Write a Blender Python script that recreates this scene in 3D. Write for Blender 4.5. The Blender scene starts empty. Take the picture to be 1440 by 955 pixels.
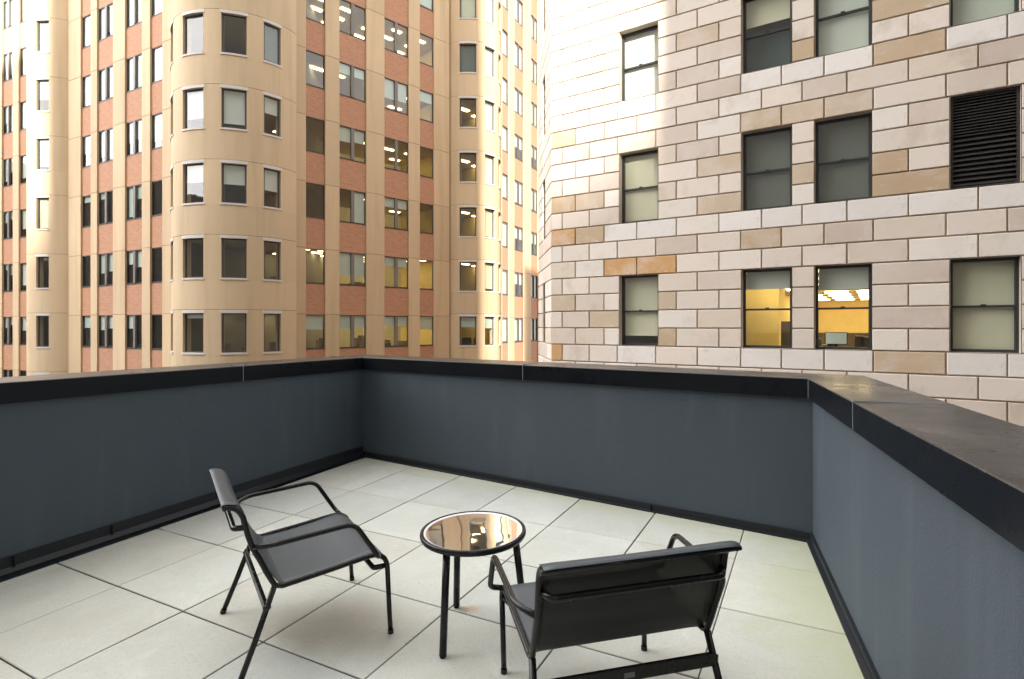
import bpy, math, random
from mathutils import Vector
R = math.radians
random.seed(7)
sc = bpy.context.scene
COL = sc.collection

# ------------------------------------------------------------------ survey of the place
F, H, YH = 794.0, 1.505, 458.0            # lens in photo pixels, eye height, eye-level row
SA, SB = .0214, .0269                     # the deck falls gently towards the drain
def deckz(x, y): return SA*x + SB*y
def ray(px): return ((px-720.0)/F, 1.0)
def line_hit(px, P, d):
    """plan point where the sight line of column px crosses the wall line P + t d"""
    rx, ry = ray(px)
    det = rx*(-d[1]) + d[0]*ry
    t = (P[0]*(-d[1]) + d[0]*P[1])/det
    return (rx*t, ry*t)
def circ_hit(px, C, r):
    rx, ry = ray(px); A = rx*rx+ry*ry; B = -2*(rx*C[0]+ry*C[1]); D = C[0]**2+C[1]**2-r*r
    q = max(0.0, B*B-4*A*D); t = (-B-math.sqrt(q))/(2*A)
    return math.atan2(ry*t-C[1], rx*t-C[0])

# ------------------------------------------------------------------ object helpers
class MB:
    def __init__(s): s.v=[]; s.f=[]; s.uv=[]; s.col=[]; s.sm=[]; s.mi=[]
    def face(s, pts, uv=None, col=(1,1,1), smooth=False, mi=0):
        n=len(s.v); s.v += [tuple(p) for p in pts]; s.f.append(tuple(range(n,n+len(pts))))
        s.uv.append(uv or [(p[0]+p[1],p[2]) for p in pts]); s.col.append(col); s.sm.append(smooth); s.mi.append(mi)
    def grid(s, rows, closed=False, smooth=True, col=(1,1,1), cap=False, mi=0):
        """rows: list of rings (equal length)"""
        base=len(s.v); m=len(rows[0])
        for r in rows: s.v += [tuple(p) for p in r]
        for i in range(len(rows)-1):
            for j in range(m if closed else m-1):
                a=base+i*m+j; b=base+i*m+(j+1)%m
                s.f.append((a,b,b+m,a+m)); s.uv.append([(j,i),(j+1,i),(j+1,i+1),(j,i+1)]); s.col.append(col); s.sm.append(smooth); s.mi.append(mi)
        if cap:
            s.f.append(tuple(base+j for j in reversed(range(m)))); s.uv.append([(0,0)]*m); s.col.append(col); s.sm.append(False); s.mi.append(mi)
            k=base+(len(rows)-1)*m
            s.f.append(tuple(k+j for j in range(m))); s.uv.append([(0,0)]*m); s.col.append(col); s.sm.append(False); s.mi.append(mi)
    def obox(s, P, d, n, u0, u1, w0, w1, z0, z1, col=(1,1,1), ch=0, mi=0, skip=''):
        """box in the frame P (plan), d along the wall, n outward; w measured along n"""
        def q(u,w,z): return (P[0]+d[0]*u+n[0]*w, P[1]+d[1]*u+n[1]*w, z)
        if ch<=0:
            fr=(u0,u1,z0,z1)
            front=[q(u0,w1,z0),q(u1,w1,z0),q(u1,w1,z1),q(u0,w1,z1)]
        else:
            front=[q(u0+ch,w1,z0+ch),q(u1-ch,w1,z0+ch),q(u1-ch,w1,z1-ch),q(u0+ch,w1,z1-ch)]
        uvf=[(u0,z0),(u1,z0),(u1,z1),(u0,z1)]
        s.face(front,uvf,col,mi=mi)
        w1b=w1-ch
        e=[q(u0,w1b,z0),q(u1,w1b,z0),q(u1,w1b,z1),q(u0,w1b,z1)]
        bk=[q(u0,w0,z0),q(u1,w0,z0),q(u1,w0,z1),q(u0,w0,z1)]
        if ch>0:
            for i in range(4):
                j=(i+1)%4; s.face([e[i],e[j],front[j],front[i]],[uvf[i],uvf[j],uvf[j],uvf[i]],col,mi=mi)
        D=w1b-w0
        s.face([bk[0],bk[1],e[1],e[0]],[(u0,z0),(u1,z0),(u1,z0+D),(u0,z0+D)],col,mi=mi)
        s.face([bk[1],bk[2],e[2],e[1]],[(u1,z0),(u1,z1),(u1+D,z1),(u1+D,z0)],col,mi=mi)
        s.face([bk[2],bk[3],e[3],e[2]],[(u1,z1),(u0,z1),(u0,z1-D),(u1,z1-D)],col,mi=mi)
        s.face([bk[3],bk[0],e[0],e[3]],[(u0,z1),(u0,z0),(u0-D,z0),(u0-D,z1)],col,mi=mi)
        if 'b' not in skip: s.face([bk[3],bk[2],bk[1],bk[0]],None,col,mi=mi)
    def box(s, x0,x1,y0,y1,z0,z1,**k): s.obox((0,0),(1,0),(0,-1),x0,x1,-y1,-y0,z0,z1,**k)
    def tube(s, pts, r, seg=12, cap=True, flat=None):
        pts=[Vector(p) for p in pts]; rows=[]; t0=(pts[1]-pts[0]).normalized()
        up=Vector((0,0,1)) if abs(t0.z)<.9 else Vector((1,0,0))
        a=t0.cross(up).normalized()
        for i,p in enumerate(pts):
            if i==0: t=(pts[1]-p)
            elif i==len(pts)-1: t=(p-pts[i-1])
            else: t=((pts[i+1]-p).normalized()+(p-pts[i-1]).normalized())
            t=t.normalized(); a=(a-t*a.dot(t)).normalized(); b=t.cross(a)
            rr=r if not callable(r) else r(i/(len(pts)-1))
            rows.append([p+(a*math.cos(2*math.pi*j/seg)+b*math.sin(2*math.pi*j/seg))*rr for j in range(seg)])
        s.grid(rows,closed=True,cap=cap)
    def build(s, name, mat, parent=None, weld=False):
        me=bpy.data.meshes.new(name); me.from_pydata(s.v,[],s.f)
        mats=mat if isinstance(mat,(list,tuple)) else [mat]
        for m in mats: me.materials.append(m)
        uvl=me.uv_layers.new(name='UVMap'); ca=me.color_attributes.new('Col','FLOAT_COLOR','CORNER')
        uu=[];cc=[]
        for i,f in enumerate(s.f):
            for k in range(len(f)):
                uu += list(s.uv[i][k]); c=s.col[i]; cc += [c[0],c[1],c[2],1.0]
        uvl.data.foreach_set('uv',uu); ca.data.foreach_set('color',cc)
        me.polygons.foreach_set('use_smooth',s.sm); me.polygons.foreach_set('material_index',s.mi)
        me.update()
        o=bpy.data.objects.new(name,me); COL.objects.link(o)
        if parent is not None: o.parent=parent
        return o
def fillet(pts, r, n=6):
    """round the corners of a polyline"""
    pts=[Vector(p) for p in pts]; out=[pts[0]]
    for i in range(1,len(pts)-1):
        a,b,c=pts[i-1],pts[i],pts[i+1]
        rr=r[i-1] if isinstance(r,(list,tuple)) else r
        d1=(a-b); d2=(c-b); k=min(rr,d1.length*.49,d2.length*.49)
        p=b+d1.normalized()*k; q=b+d2.normalized()*k
        for t in range(n+1):
            t/=n; out.append(p*(1-t)**2+b*2*t*(1-t)+q*t*t)
    out.append(pts[-1]); return out
def empty(name, loc=(0,0,0), rz=0, parent=None):
    o=bpy.data.objects.new(name,None); COL.objects.link(o); o.location=loc; o.rotation_euler=(0,0,rz)
    o.empty_display_size=.1
    if parent is not None: o.parent=parent
    return o
def tag(o,label=None,cat=None,group=None,kind=None):
    if label: o['label']=label
    if cat: o['category']=cat
    if group: o['group']=group
    if kind: o['kind']=kind
    return o

# ------------------------------------------------------------------ materials
def mat(name):
    m=bpy.data.materials.new(name); m.use_nodes=True; nt=m.node_tree
    return m, nt, nt.nodes['Principled BSDF'], nt.nodes, nt.links
def N(nt,t,**k):
    n=nt.nodes.new(t)
    for a,b in k.items():
        if a in n.inputs: n.inputs[a].default_value=b
        else: setattr(n,a,b)
    return n
def ramp(nt,fac,stops):
    r=nt.nodes.new('ShaderNodeValToRGB'); e=r.color_ramp.elements
    while len(e)>1: e.remove(e[-1])
    e[0].position=stops[0][0]; e[0].color=(*stops[0][1],1) if len(stops[0][1])==3 else stops[0][1]
    for p,c in stops[1:]:
        q=e.new(p); q.color=(*c,1)
    nt.links.new(fac,r.inputs['Fac']); return r.outputs['Color']
def mix(nt,a,b,fac,mode='MIX'):
    m=nt.nodes.new('ShaderNodeMix'); m.data_type='RGBA'; m.blend_type=mode; m.clamp_factor=True
    for sock,val in ((m.inputs[0],fac),(m.inputs[6],a),(m.inputs[7],b)):
        if isinstance(val,(int,float)): sock.default_value=val
        elif isinstance(val,tuple): sock.default_value=(*val,1)
        else: nt.links.new(val,sock)
    return m.outputs[2]
def noise(nt,scale,detail=4,rough=.55,vec=None,dist=0):
    n=N(nt,'ShaderNodeTexNoise'); n.inputs['Scale'].default_value=scale; n.inputs['Detail'].default_value=detail
    n.inputs['Roughness'].default_value=rough; n.inputs['Distortion'].default_value=dist
    if vec is not None: nt.links.new(vec,n.inputs['Vector'])
    return n.outputs['Fac']
def pos(nt): return nt.nodes.new('ShaderNodeNewGeometry').outputs['Position']
def vmap(nt,vec,scale=(1,1,1),loc=(0,0,0),rot=(0,0,0)):
    m=nt.nodes.new('ShaderNodeMapping'); m.inputs['Scale'].default_value=scale; m.inputs['Location'].default_value=loc; m.inputs['Rotation'].default_value=rot
    nt.links.new(vec,m.inputs['Vector']); return m.outputs[0]
def bump(nt,bs,h,strength=.3,dist=.01):
    b=nt.nodes.new('ShaderNodeBump'); b.inputs['Strength'].default_value=strength; b.inputs['Distance'].default_value=dist
    nt.links.new(h,b.inputs['Height']); nt.links.new(b.outputs[0],bs.inputs['Normal'])
def val(nt,op,a,b=None,c=None):
    m=nt.nodes.new('ShaderNodeMath'); m.operation=op
    for i,v in enumerate((a,b,c)):
        if v is None: continue
        if isinstance(v,(int,float)): m.inputs[i].default_value=v
        else: nt.links.new(v,m.inputs[i])
    return m.outputs[0]
def simple(name,col,rough=.6,metal=0.,nscale=0,namt=.15,spec=.5,bmp=0,bscale=200):
    m,nt,bs,nn,ll=mat(name)
    bs.inputs['Base Color'].default_value=(*col,1); bs.inputs['Roughness'].default_value=rough; bs.inputs['Metallic'].default_value=metal
    bs.inputs['Specular IOR Level'].default_value=spec
    if nscale:
        p=pos(nt); f=noise(nt,nscale,5,.6,p)
        ll.new(mix(nt,tuple(c*(1-namt) for c in col),tuple(min(1,c*(1+namt)) for c in col),f),bs.inputs['Base Color'])
        ll.new(val(nt,'MULTIPLY_ADD',f,.25,rough-.12),bs.inputs['Roughness'])
    if bmp:
        bump(nt,bs,noise(nt,bscale,3,.6,pos(nt)),bmp,.002)
    return m

def concrete_mat():
    m,nt,bs,nn,ll=mat('tan_precast_concrete'); p=pos(nt)
    big=noise(nt,.35,3,.5,p); fine=noise(nt,14,6,.65,p)
    streak=noise(nt,1,4,.6,vmap(nt,p,(1.6,1.6,.12)))
    c=mix(nt,(.60,.45,.285),(.67,.52,.345),big)
    c=mix(nt,c,(.46,.34,.20),ramp(nt,streak,[(.47,(0,0,0)),(.75,(.6,.6,.6))]))
    c=mix(nt,c,(.63,.50,.345),ramp(nt,fine,[(.45,(0,0,0)),(.75,(.35,.35,.35))]))
    ca=N(nt,'ShaderNodeVertexColor'); ca.layer_name='Col'
    c=mix(nt,c,ca.outputs[0],1.0,'MULTIPLY')
    ll.new(c,bs.inputs['Base Color']); bs.inputs['Roughness'].default_value=.8
    bump(nt,bs,fine,.25,.01); return m
def brick_mat():
    m,nt,bs,nn,ll=mat('red_brick'); uv=N(nt,'ShaderNodeUVMap').outputs[0]
    b=N(nt,'ShaderNodeTexBrick'); ll.new(uv,b.inputs['Vector'])
    b.inputs['Scale'].default_value=1; b.inputs['Brick Width'].default_value=.21; b.inputs['Row Height'].default_value=.072
    b.inputs['Mortar Size'].default_value=.006; b.inputs['Color1'].default_value=(.51,.25,.145,1); b.inputs['Color2'].default_value=(.40,.185,.105,1)
    b.inputs['Mortar'].default_value=(.50,.35,.27,1); b.inputs['Bias'].default_value=-.1; b.offset=.5
    p=pos(nt); n1=noise(nt,9,5,.7,p); n2=noise(nt,.5,3,.5,p)
    c=mix(nt,b.outputs['Color'],(.58,.35,.225),ramp(nt,n1,[(.5,(0,0,0)),(.72,(.6,.6,.6))]))
    c=mix(nt,c,(.53,.27,.155),val(nt,'MULTIPLY',n2,.5))
    ll.new(c,bs.inputs['Base Color']); bs.inputs['Roughness'].default_value=.85
    bump(nt,bs,b.outputs['Fac'],-.4,.01); return m
def stone_mat():
    m,nt,bs,nn,ll=mat('sawn_sandstone'); p=pos(nt); uv=N(nt,'ShaderNodeUVMap').outputs[0]
    ca=N(nt,'ShaderNodeVertexColor'); ca.layer_name='Col'
    vein=noise(nt,1.0,5,.65,vmap(nt,uv,(1.2,5.5,1)),.9)
    cloud=noise(nt,.9,5,.62,p,.3); fine=noise(nt,30,6,.7,p)
    c=mix(nt,ca.outputs[0],(.62,.51,.40),ramp(nt,vein,[(.52,(0,0,0)),(.68,(.30,.30,.30))]))
    c=mix(nt,c,(.70,.63,.57),ramp(nt,cloud,[(.50,(0,0,0)),(.66,(.45,.45,.45))]))
    c=mix(nt,c,(.42,.33,.24),ramp(nt,cloud,[(.30,(.42,.42,.42)),(.44,(0,0,0))]))
    c=mix(nt,c,(.30,.25,.2),ramp(nt,fine,[(.56,(0,0,0)),(.8,(.3,.3,.3))]))
    drip=noise(nt,1,4,.6,vmap(nt,uv,(1.9,.95,1),rot=(0,0,.5)),1.2)
    c=mix(nt,c,(.71,.67,.63),ramp(nt,drip,[(.54,(0,0,0)),(.60,(.32,.32,.32)),(.72,(.45,.45,.45))]))
    c=mix(nt,c,(.50,.41,.33),ramp(nt,drip,[(.33,(.45,.45,.45)),(.40,(0,0,0))]))
    ll.new(c,bs.inputs['Base Color']); bs.inputs['Roughness'].default_value=.75
    bump(nt,bs,mix(nt,fine,vein,.4),.3,.01); return m
def stucco_mat():
    m,nt,bs,nn,ll=mat('blue_grey_stucco'); p=pos(nt)
    n1=noise(nt,1.3,4,.6,p,.4); n2=noise(nt,95,5,.75,p); st=noise(nt,1,4,.6,vmap(nt,p,(5,5,.7)))
    c=mix(nt,(.045,.060,.077),(.056,.074,.094),n1)
    c=mix(nt,c,(.10,.125,.145),ramp(nt,st,[(.52,(0,0,0)),(.75,(.3,.3,.3))]))
    c=mix(nt,c,(.055,.072,.088),ramp(nt,noise(nt,3.2,5,.7,p),[(.32,(.6,.6,.6)),(.46,(0,0,0))]))
    sp=N(nt,'ShaderNodeTexVoronoi'); sp.inputs['Scale'].default_value=.95; ll.new(p,sp.inputs['Vector'])
    c=mix(nt,c,(.4,.4,.38),ramp(nt,sp.outputs['Distance'],[(0,(.7,.7,.7)),(.006,(.7,.7,.7)),(.009,(0,0,0))]))
    ll.new(c,bs.inputs['Base Color']); bs.inputs['Roughness'].default_value=.7; bs.inputs['Specular IOR Level'].default_value=.4
    bump(nt,bs,n2,.9,.005); return m
def upz(nt):
    g=nt.nodes.new('ShaderNodeNewGeometry'); x=nt.nodes.new('ShaderNodeSeparateXYZ'); nt.links.new(g.outputs['Normal'],x.inputs[0])
    return val(nt,'GREATER_THAN',x.outputs[2],.7)
def metal_mat():
    m,nt,bs,nn,ll=mat('black_painted_metal'); p=pos(nt)
    n1=noise(nt,2.2,5,.65,p,.5); n2=noise(nt,40,4,.6,p)
    c=mix(nt,(.0045,.0055,.008),(.009,.011,.014),n1); bs.inputs['Specular IOR Level'].default_value=.14
    c=mix(nt,c,(.09,.083,.078),val(nt,'MULTIPLY',ramp(nt,noise(nt,3,6,.7,vmap(nt,p,(1,.35,1),rot=(0,0,.35))),[(.35,(.15,.15,.15)),(.7,(.75,.75,.75))]),upz(nt)))
    ll.new(c,bs.inputs['Base Color'])
    ll.new(val(nt,'MULTIPLY_ADD',n1,.36,.12),bs.inputs['Roughness'])
    bump(nt,bs,noise(nt,1.6,2,.5,p),.12,.02); return m
def paver_mat():
    m,nt,bs,nn,ll=mat('pale_concrete_paver'); p=pos(nt)
    ca=N(nt,'ShaderNodeVertexColor'); ca.layer_name='Col'
    n1=noise(nt,1.1,5,.6,p,.3); n2=noise(nt,6,6,.7,p); n3=noise(nt,90,5,.75,p)
    c=mix(nt,(.39,.415,.385),(.50,.525,.485),n1)
    c=mix(nt,c,(.51,.515,.475),ramp(nt,n2,[(.45,(0,0,0)),(.7,(.5,.5,.5))]))
    c=mix(nt,c,(.24,.24,.22),ramp(nt,n3,[(.54,(0,0,0)),(.68,(.6,.6,.6))]))
    n4=noise(nt,2.3,6,.72,p,.8)
    c=mix(nt,c,(.40,.40,.35),ramp(nt,n4,[(.50,(0,0,0)),(.58,(.34,.34,.34)),(.75,(.6,.6,.6))]))
    c=mix(nt,c,(.60,.61,.58),ramp(nt,n4,[(.30,(.45,.45,.45)),(.42,(0,0,0))]))
    c=mix(nt,c,ca.outputs[0],1.0,'MULTIPLY')
    def spot(x,y,r0,r1,amt,col,c,warp=.25,sc=5):
        w=N(nt,'ShaderNodeVectorMath'); w.operation='DISTANCE'; w.inputs[1].default_value=(x,y,deckz(x,y)); ll.new(p,w.inputs[0])
        d=val(nt,'ADD',w.outputs['Value'],val(nt,'MULTIPLY',val(nt,'SUBTRACT',noise(nt,sc,4,.6,p),.5),warp))
        k=N(nt,'ShaderNodeMapRange'); k.interpolation_type='SMOOTHSTEP'; ll.new(d,k.inputs[0])
        k.inputs[1].default_value=r0; k.inputs[2].default_value=r1; k.inputs[3].default_value=amt; k.inputs[4].default_value=0
        return mix(nt,c,col,k.outputs[0])
    c=spot(-.75,2.79,.0,.36,.40,(.36,.29,.21),c)          # brown water stain
    c=spot(-1.02,2.70,.0,.30,.30,(.36,.31,.22),c)
    c=spot(.42,2.18,.0,.42,.28,(.38,.32,.24),c)
    c=spot(-.205,2.855,.015,.055,.55,(.43,.27,.15),c,.03,30); c=spot(-.245,2.845,.012,.05,.5,(.22,.16,.10),c,.03,30)   # rust spot by the table foot
    # algae in the strip along the right-hand and far parapets
    def alg(P,n,r,amt,c,col):
        w=N(nt,'ShaderNodeVectorMath'); w.operation='DOT_PRODUCT'; w.inputs[1].default_value=(n[0],n[1],0); ll.new(p,w.inputs[0])
        d=val(nt,'SUBTRACT',w.outputs['Value'],P[0]*n[0]+P[1]*n[1])
        d=val(nt,'ADD',d,val(nt,'MULTIPLY',val(nt,'SUBTRACT',noise(nt,3.2,6,.7,p,.5),.5),r*1.3))
        k=N(nt,'ShaderNodeMapRange'); k.interpolation_type='SMOOTHSTEP'; ll.new(d,k.inputs[0])
        k.inputs[1].default_value=0; k.inputs[2].default_value=r; k.inputs[3].default_value=amt; k.inputs[4].default_value=0
        return mix(nt,c,col,k.outputs[0])
    c=alg((1.845,3.54),(-.945,.326),.48,.55,c,(.36,.385,.21))
    c=alg((1.845,3.54),(-.567,-.824),.22,.4,c,(.40,.42,.27))
    c=alg((-3.05,3.42),(.88,-.475),.42,.35,c,(.34,.35,.30))
    ll.new(c,bs.inputs['Base Color']); bs.inputs['Roughness'].default_value=.72
    bump(nt,bs,n3,.25,.003); return m
def glass_mat(name,tint=(.84,.89,.86),boost=1.0,refl=(1,1,1)):
    m,nt,bs,nn,ll=mat(name); nn.remove(bs); out=nn['Material Output']
    lw=N(nt,'ShaderNodeLayerWeight'); lw.inputs['Blend'].default_value=.5
    f5=val(nt,'POWER',lw.outputs['Facing'],4.5)
    g=N(nt,'ShaderNodeBsdfGlossy'); g.inputs['Roughness'].default_value=.015; g.inputs['Color'].default_value=(*refl,1)
    t=N(nt,'ShaderNodeBsdfTransparent'); t.inputs['Color'].default_value=(*tint,1)
    f=val(nt,'MULTIPLY_ADD',f5,.85,.085*boost)
    f=val(nt,'MINIMUM',f,.95)
    b=N(nt,'ShaderNodeBump'); b.inputs['Strength'].default_value=.06; b.inputs['Distance'].default_value=.05
    ll.new(noise(nt,.9,2,.5,pos(nt)),b.inputs['Height']); ll.new(b.outputs[0],g.inputs['Normal'])
    mx=N(nt,'ShaderNodeMixShader'); ll.new(f,mx.inputs[0]); ll.new(t.outputs[0],mx.inputs[1]); ll.new(g.outputs[0],mx.inputs[2])
    ll.new(mx.outputs[0],out.inputs[0]); return m
def emit(name,col,s):
    m,nt,bs,nn,ll=mat(name); bs.inputs['Base Color'].default_value=(.8,.8,.8,1)
    bs.inputs['Emission Color'].default_value=(*col,1); bs.inputs['Emission Strength'].default_value=s; return m
def sling_mat(name,cl_,sp_):
    m,nt,bs,nn,ll=mat(name); out=nn['Material Output']
    uv=N(nt,'ShaderNodeUVMap').outputs[0]
    w=N(nt,'ShaderNodeTexChecker'); w.inputs['Scale'].default_value=2; ll.new(vmap(nt,uv,(11,11,1)),w.inputs['Vector'])
    c=mix(nt,tuple(v*.85 for v in cl_),tuple(v*1.15 for v in cl_),w.outputs['Fac'])
    c=mix(nt,c,tuple(v*1.4 for v in cl_),ramp(nt,noise(nt,7,4,.6,pos(nt)),[(.5,(0,0,0)),(.8,(.4,.4,.4))]))
    ll.new(c,bs.inputs['Base Color']); bs.inputs['Roughness'].default_value=.40; bs.inputs['Specular IOR Level'].default_value=sp_
    bump(nt,bs,w.outputs['Fac'],.2,.001)
    t=N(nt,'ShaderNodeBsdfTransparent'); t.inputs[0].default_value=(.9,.88,.85,1)
    mx=N(nt,'ShaderNodeMixShader'); mx.inputs[0].default_value=.13; ll.new(bs.outputs[0],mx.inputs[1]); ll.new(t.outputs[0],mx.inputs[2])
    ll.new(mx.outputs[0],out.inputs[0]); return m
M={}
M['conc']=concrete_mat(); M['brick']=brick_mat(); M['stone']=stone_mat(); M['stucco']=stucco_mat(); M['metal']=metal_mat(); M['flash']=simple('dark_flashing_metal',(.012,.014,.018),.4,0,3,.3,.3); M['paver']=paver_mat()
M['glass']=glass_mat('window_glass'); M['glass2']=glass_mat('sash_glass',(.88,.90,.86),.9)
M['frame']=simple('dark_window_frame',(.07,.068,.066),.45,0,3,.2)
M['frame2']=simple('black_sash_frame',(.025,.028,.03),.4,0,3,.2)
M['mull']=simple('grey_mullion',(.20,.18,.165),.5,0,3,.15)
M['white']=simple('pale_cast_stone',(.66,.61,.56),.7,0,4,.10)
M['joint']=simple('joint_mortar',(.46,.35,.25),.9,0,6,.2)
M['jointc']=simple('joint_sealant',(.20,.14,.09),.9)
M['blind']=simple('roller_blind',(.66,.72,.67),.8,0,1.2,.08)
M['blindw']=simple('white_blind',(.80,.80,.76),.8,0,1.2,.06)
M['blindc']=simple('cream_blind',(.74,.72,.57),.8,0,1.5,.08)
M['curt']=simple('grey_green_shade',(.14,.16,.145),.8,0,1.3,.18)
M['teal']=simple('blue_grey_shade',(.10,.16,.175),.7,0,1.3,.15)
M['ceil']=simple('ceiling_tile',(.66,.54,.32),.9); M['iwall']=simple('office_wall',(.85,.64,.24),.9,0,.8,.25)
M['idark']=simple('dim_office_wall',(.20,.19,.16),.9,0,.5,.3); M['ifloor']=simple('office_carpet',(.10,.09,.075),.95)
M['clut']=simple('office_furniture',(.16,.13,.10),.7,0,3,.6)
M['lamp2']=emit('office_strip_lamp',(1,.82,.5),7.5); M['lamp']=emit('office_ceiling_lamp',(1,.78,.42),5.2); M['screen']=emit('monitor_screen',(.6,.85,.75),.10)
M['tube']=simple('black_powder_coat',(.009,.009,.010),.24,0,30,.2,.26,.03,400)
M['rub']=simple('black_rubber',(.012,.012,.012),.7)
M['sling']=sling_mat('grey_mesh_sling',(.046,.060,.073),.5); M['slingb']=sling_mat('black_mesh_backing',(.010,.010,.0105),.25); M['seal']=simple('pale_sealant',(.22,.25,.28),.6)
M['plate']=simple('brushed_label',(.16,.16,.17),.4,1); M['asph']=simple('asphalt',(.05,.05,.052),.9,0,2,.2)
M['far']=simple('blocker_and_roof_grey',(.30,.28,.26),.8,0,.2,.15)
M['louv']=simple('louvre_blade',(.022,.02,.019),.5,0,5,.3); M['void']=simple('duct_interior',(.006,.006,.006),.9)

# ------------------------------------------------------------------ windows
def win(parent, P0, P1, z0, z1, n, recess=.12, mull=0, rail=False, blind=0, bm='blind', blindgap=0, fm='frame', gm='glass', fw=.05, fd=.07, mw=.12, as_window=True, blind2=None, thick_rail=.05, name='window'):
    """one window; P0,P1 plan points of the opening on the wall plane; n outward"""
    L=math.hypot(P1[0]-P0[0],P1[1]-P0[1]); d=((P1[0]-P0[0])/L,(P1[1]-P0[1])/L)
    b=MB(); w1=-recess; w0=w1-fd
    b.obox(P0,d,n,0,fw,w0,w1,z0,z1); b.obox(P0,d,n,L-fw,L,w0,w1,z0,z1)
    b.obox(P0,d,n,fw,L-fw,w0,w1-.002,z1-fw,z1); b.obox(P0,d,n,fw,L-fw,w0,w1-.002,z0,z0+fw*1.1)
    mt=[M[fm],M['mull']]
    mw=.11*L
    if mull: b.obox(P0,d,n,L*mull-mw/2,L*mull+mw/2,w0,w1+.06,z0+fw,z1-fw,mi=1)
    if rail:
        zm=z0+(z1-z0)*.49
        b.obox(P0,d,n,fw,L-fw,w0,w1-.01,zm-thick_rail/2,zm+thick_rail/2)
        b.obox(P0,d,n,L/2-.05,L/2+.05,w1-.012,w1+.012,zm+thick_rail/2,zm+thick_rail/2+.025)   # sash lock
    wo=b.build(name,mt,parent)
    g=MB(); wg=w1-fd*.6
    def q(u,w,z): return (P0[0]+d[0]*u+n[0]*w,P0[1]+d[1]*u+n[1]*w,z)
    if rail:
        g.face([q(fw,wg+.012,z0+.02),q(L-fw,wg+.012,z0+.02),q(L-fw,wg+.012,zm),q(fw,wg+.012,zm)])
        g.face([q(fw,wg+.03,zm),q(L-fw,wg+.03,zm),q(L-fw,wg+.03,z1-.02),q(fw,wg+.03,z1-.02)])
    else:
        g.face([q(fw*.8,wg,z0+.02),q(L-fw*.8,wg,z0+.02),q(L-fw*.8,wg,z1-.02),q(fw*.8,wg,z1-.02)])
    g.build('pane',M[gm],wo)
    segs=[]
    if mull: segs=[(fw,L*mull-.02,blind),(L*mull+.02,L-fw,blind if blind2 is None else blind2)]
    else: segs=[(fw,L-fw,blind)]
    bl=MB(); any_=False
    for (u0,u1,fr) in segs:
        if fr<=0: continue
        any_=True; zb=max(z0+.02,z1-(z1-z0)*fr); wb=w0-.03
        m_=5; rows=[]
        for i in range(m_+1):
            u=u0+(u1-u0)*i/m_; off=.008*math.sin(i*2.1+u0*3+z0)
            rows.append([q(u,wb+off,zb),q(u,wb+off*.4,z1-.01)])
        bl.grid(rows,smooth=True)
        bl.obox(P0,d,n,u0,u1,wb-.012,wb+.012,zb-.02,zb)
    if any_: bl.build('blind',M[bm],wo)
    return wo

# ------------------------------------------------------------------ the tan and brick office building
ST=3.8; Z0=H+.168*ST                 # storey height, head height of the lowest row seen
WH=.53*ST
def head(k): return Z0+ST*k
def sill(k): return head(k)-WH
ZTOP=head(9)+.5; ZBOT=-15.0
beige=tag(empty('office_building',(-15,34,ZBOT)),'tan and red brick office building with rounded window bays in the left half','building')
def bpart(o):  # keep world placement under the empty at the base
    o.matrix_parent_inverse=beige.matrix_world.inverted() if False else __import__('mathutils').Matrix.Translation((15,-34,-ZBOT)); return o
small=MB()        # filled below: windows too many to be parts of their own
vis=[]            # records
def nrm(v): L=math.hypot(*v); return (v[0]/L,v[1]/L)
def plane(px0,pitch0,vpx):
    Y=ST*F/pitch0; P=((px0-720)/F*Y,Y); d=nrm((vpx-720,F))
    if d[0]<0: d=(-d[0],-d[1])
    n=(d[1],-d[0])
    if n[0]*P[0]+n[1]*P[1]>0: n=(-n[0],-n[1])
    return P,d,n
FACES={'f1':plane(32,75.9,-1100),'f2':plane(170,89.6,-733),'f3':plane(520,85.95,1537),'f4':plane(728,64.6,1117)}
def U(face,px):
    P,d,n=FACES[face]; q=line_hit(px,P,d); return (q[0]-P[0])*d[0]+(q[1]-P[1])*d[1]
def pt(face,u):
    P,d,n=FACES[face]; return (P[0]+d[0]*u,P[1]+d[1]*u)
# bays: (px0,px1,mullion?)   pilasters: (px0,px1)
LAY={'f1':dict(bays=[(-22,-7,.5),(2.5,17.8,.5),(26,37,0)],pil=[(-60,-22),(-7,2.5),(17.8,26),(37,44)],top=7,bot=-2),
     'f2':dict(bays=[(113.3,127.3,0),(136.2,158.6,.5),(175.5,199.3,.5),(210.8,228,0)],pil=[(93,113.3),(127.3,136.2),(158.6,175.5),(199.3,210.8),(228,240)],top=6,bot=-2),
     'f3':dict(bays=[(430.3,457.5,0),(477.5,515.3,.5),(540.8,575,.5),(590.5,610.5,0)],pil=[(404,430.3),(457.5,477.5),(515.3,540.8),(575,590.5),(610.5,632)],top=7,bot=-2),
     'f4':dict(bays=[(706.5,716,0),(723.5,737,.5),(747,757,.5),(764,773,.5)],pil=[(698,706.5),(716,723.5),(737,747),(757,764),(773,800)],top=8,bot=-2)}
rb=random.Random(3)
def fbuild(name,mb,m,parent=beige):
    o=mb.build(name,m,parent)
    if parent is beige: bpart(o)
    return o
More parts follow.
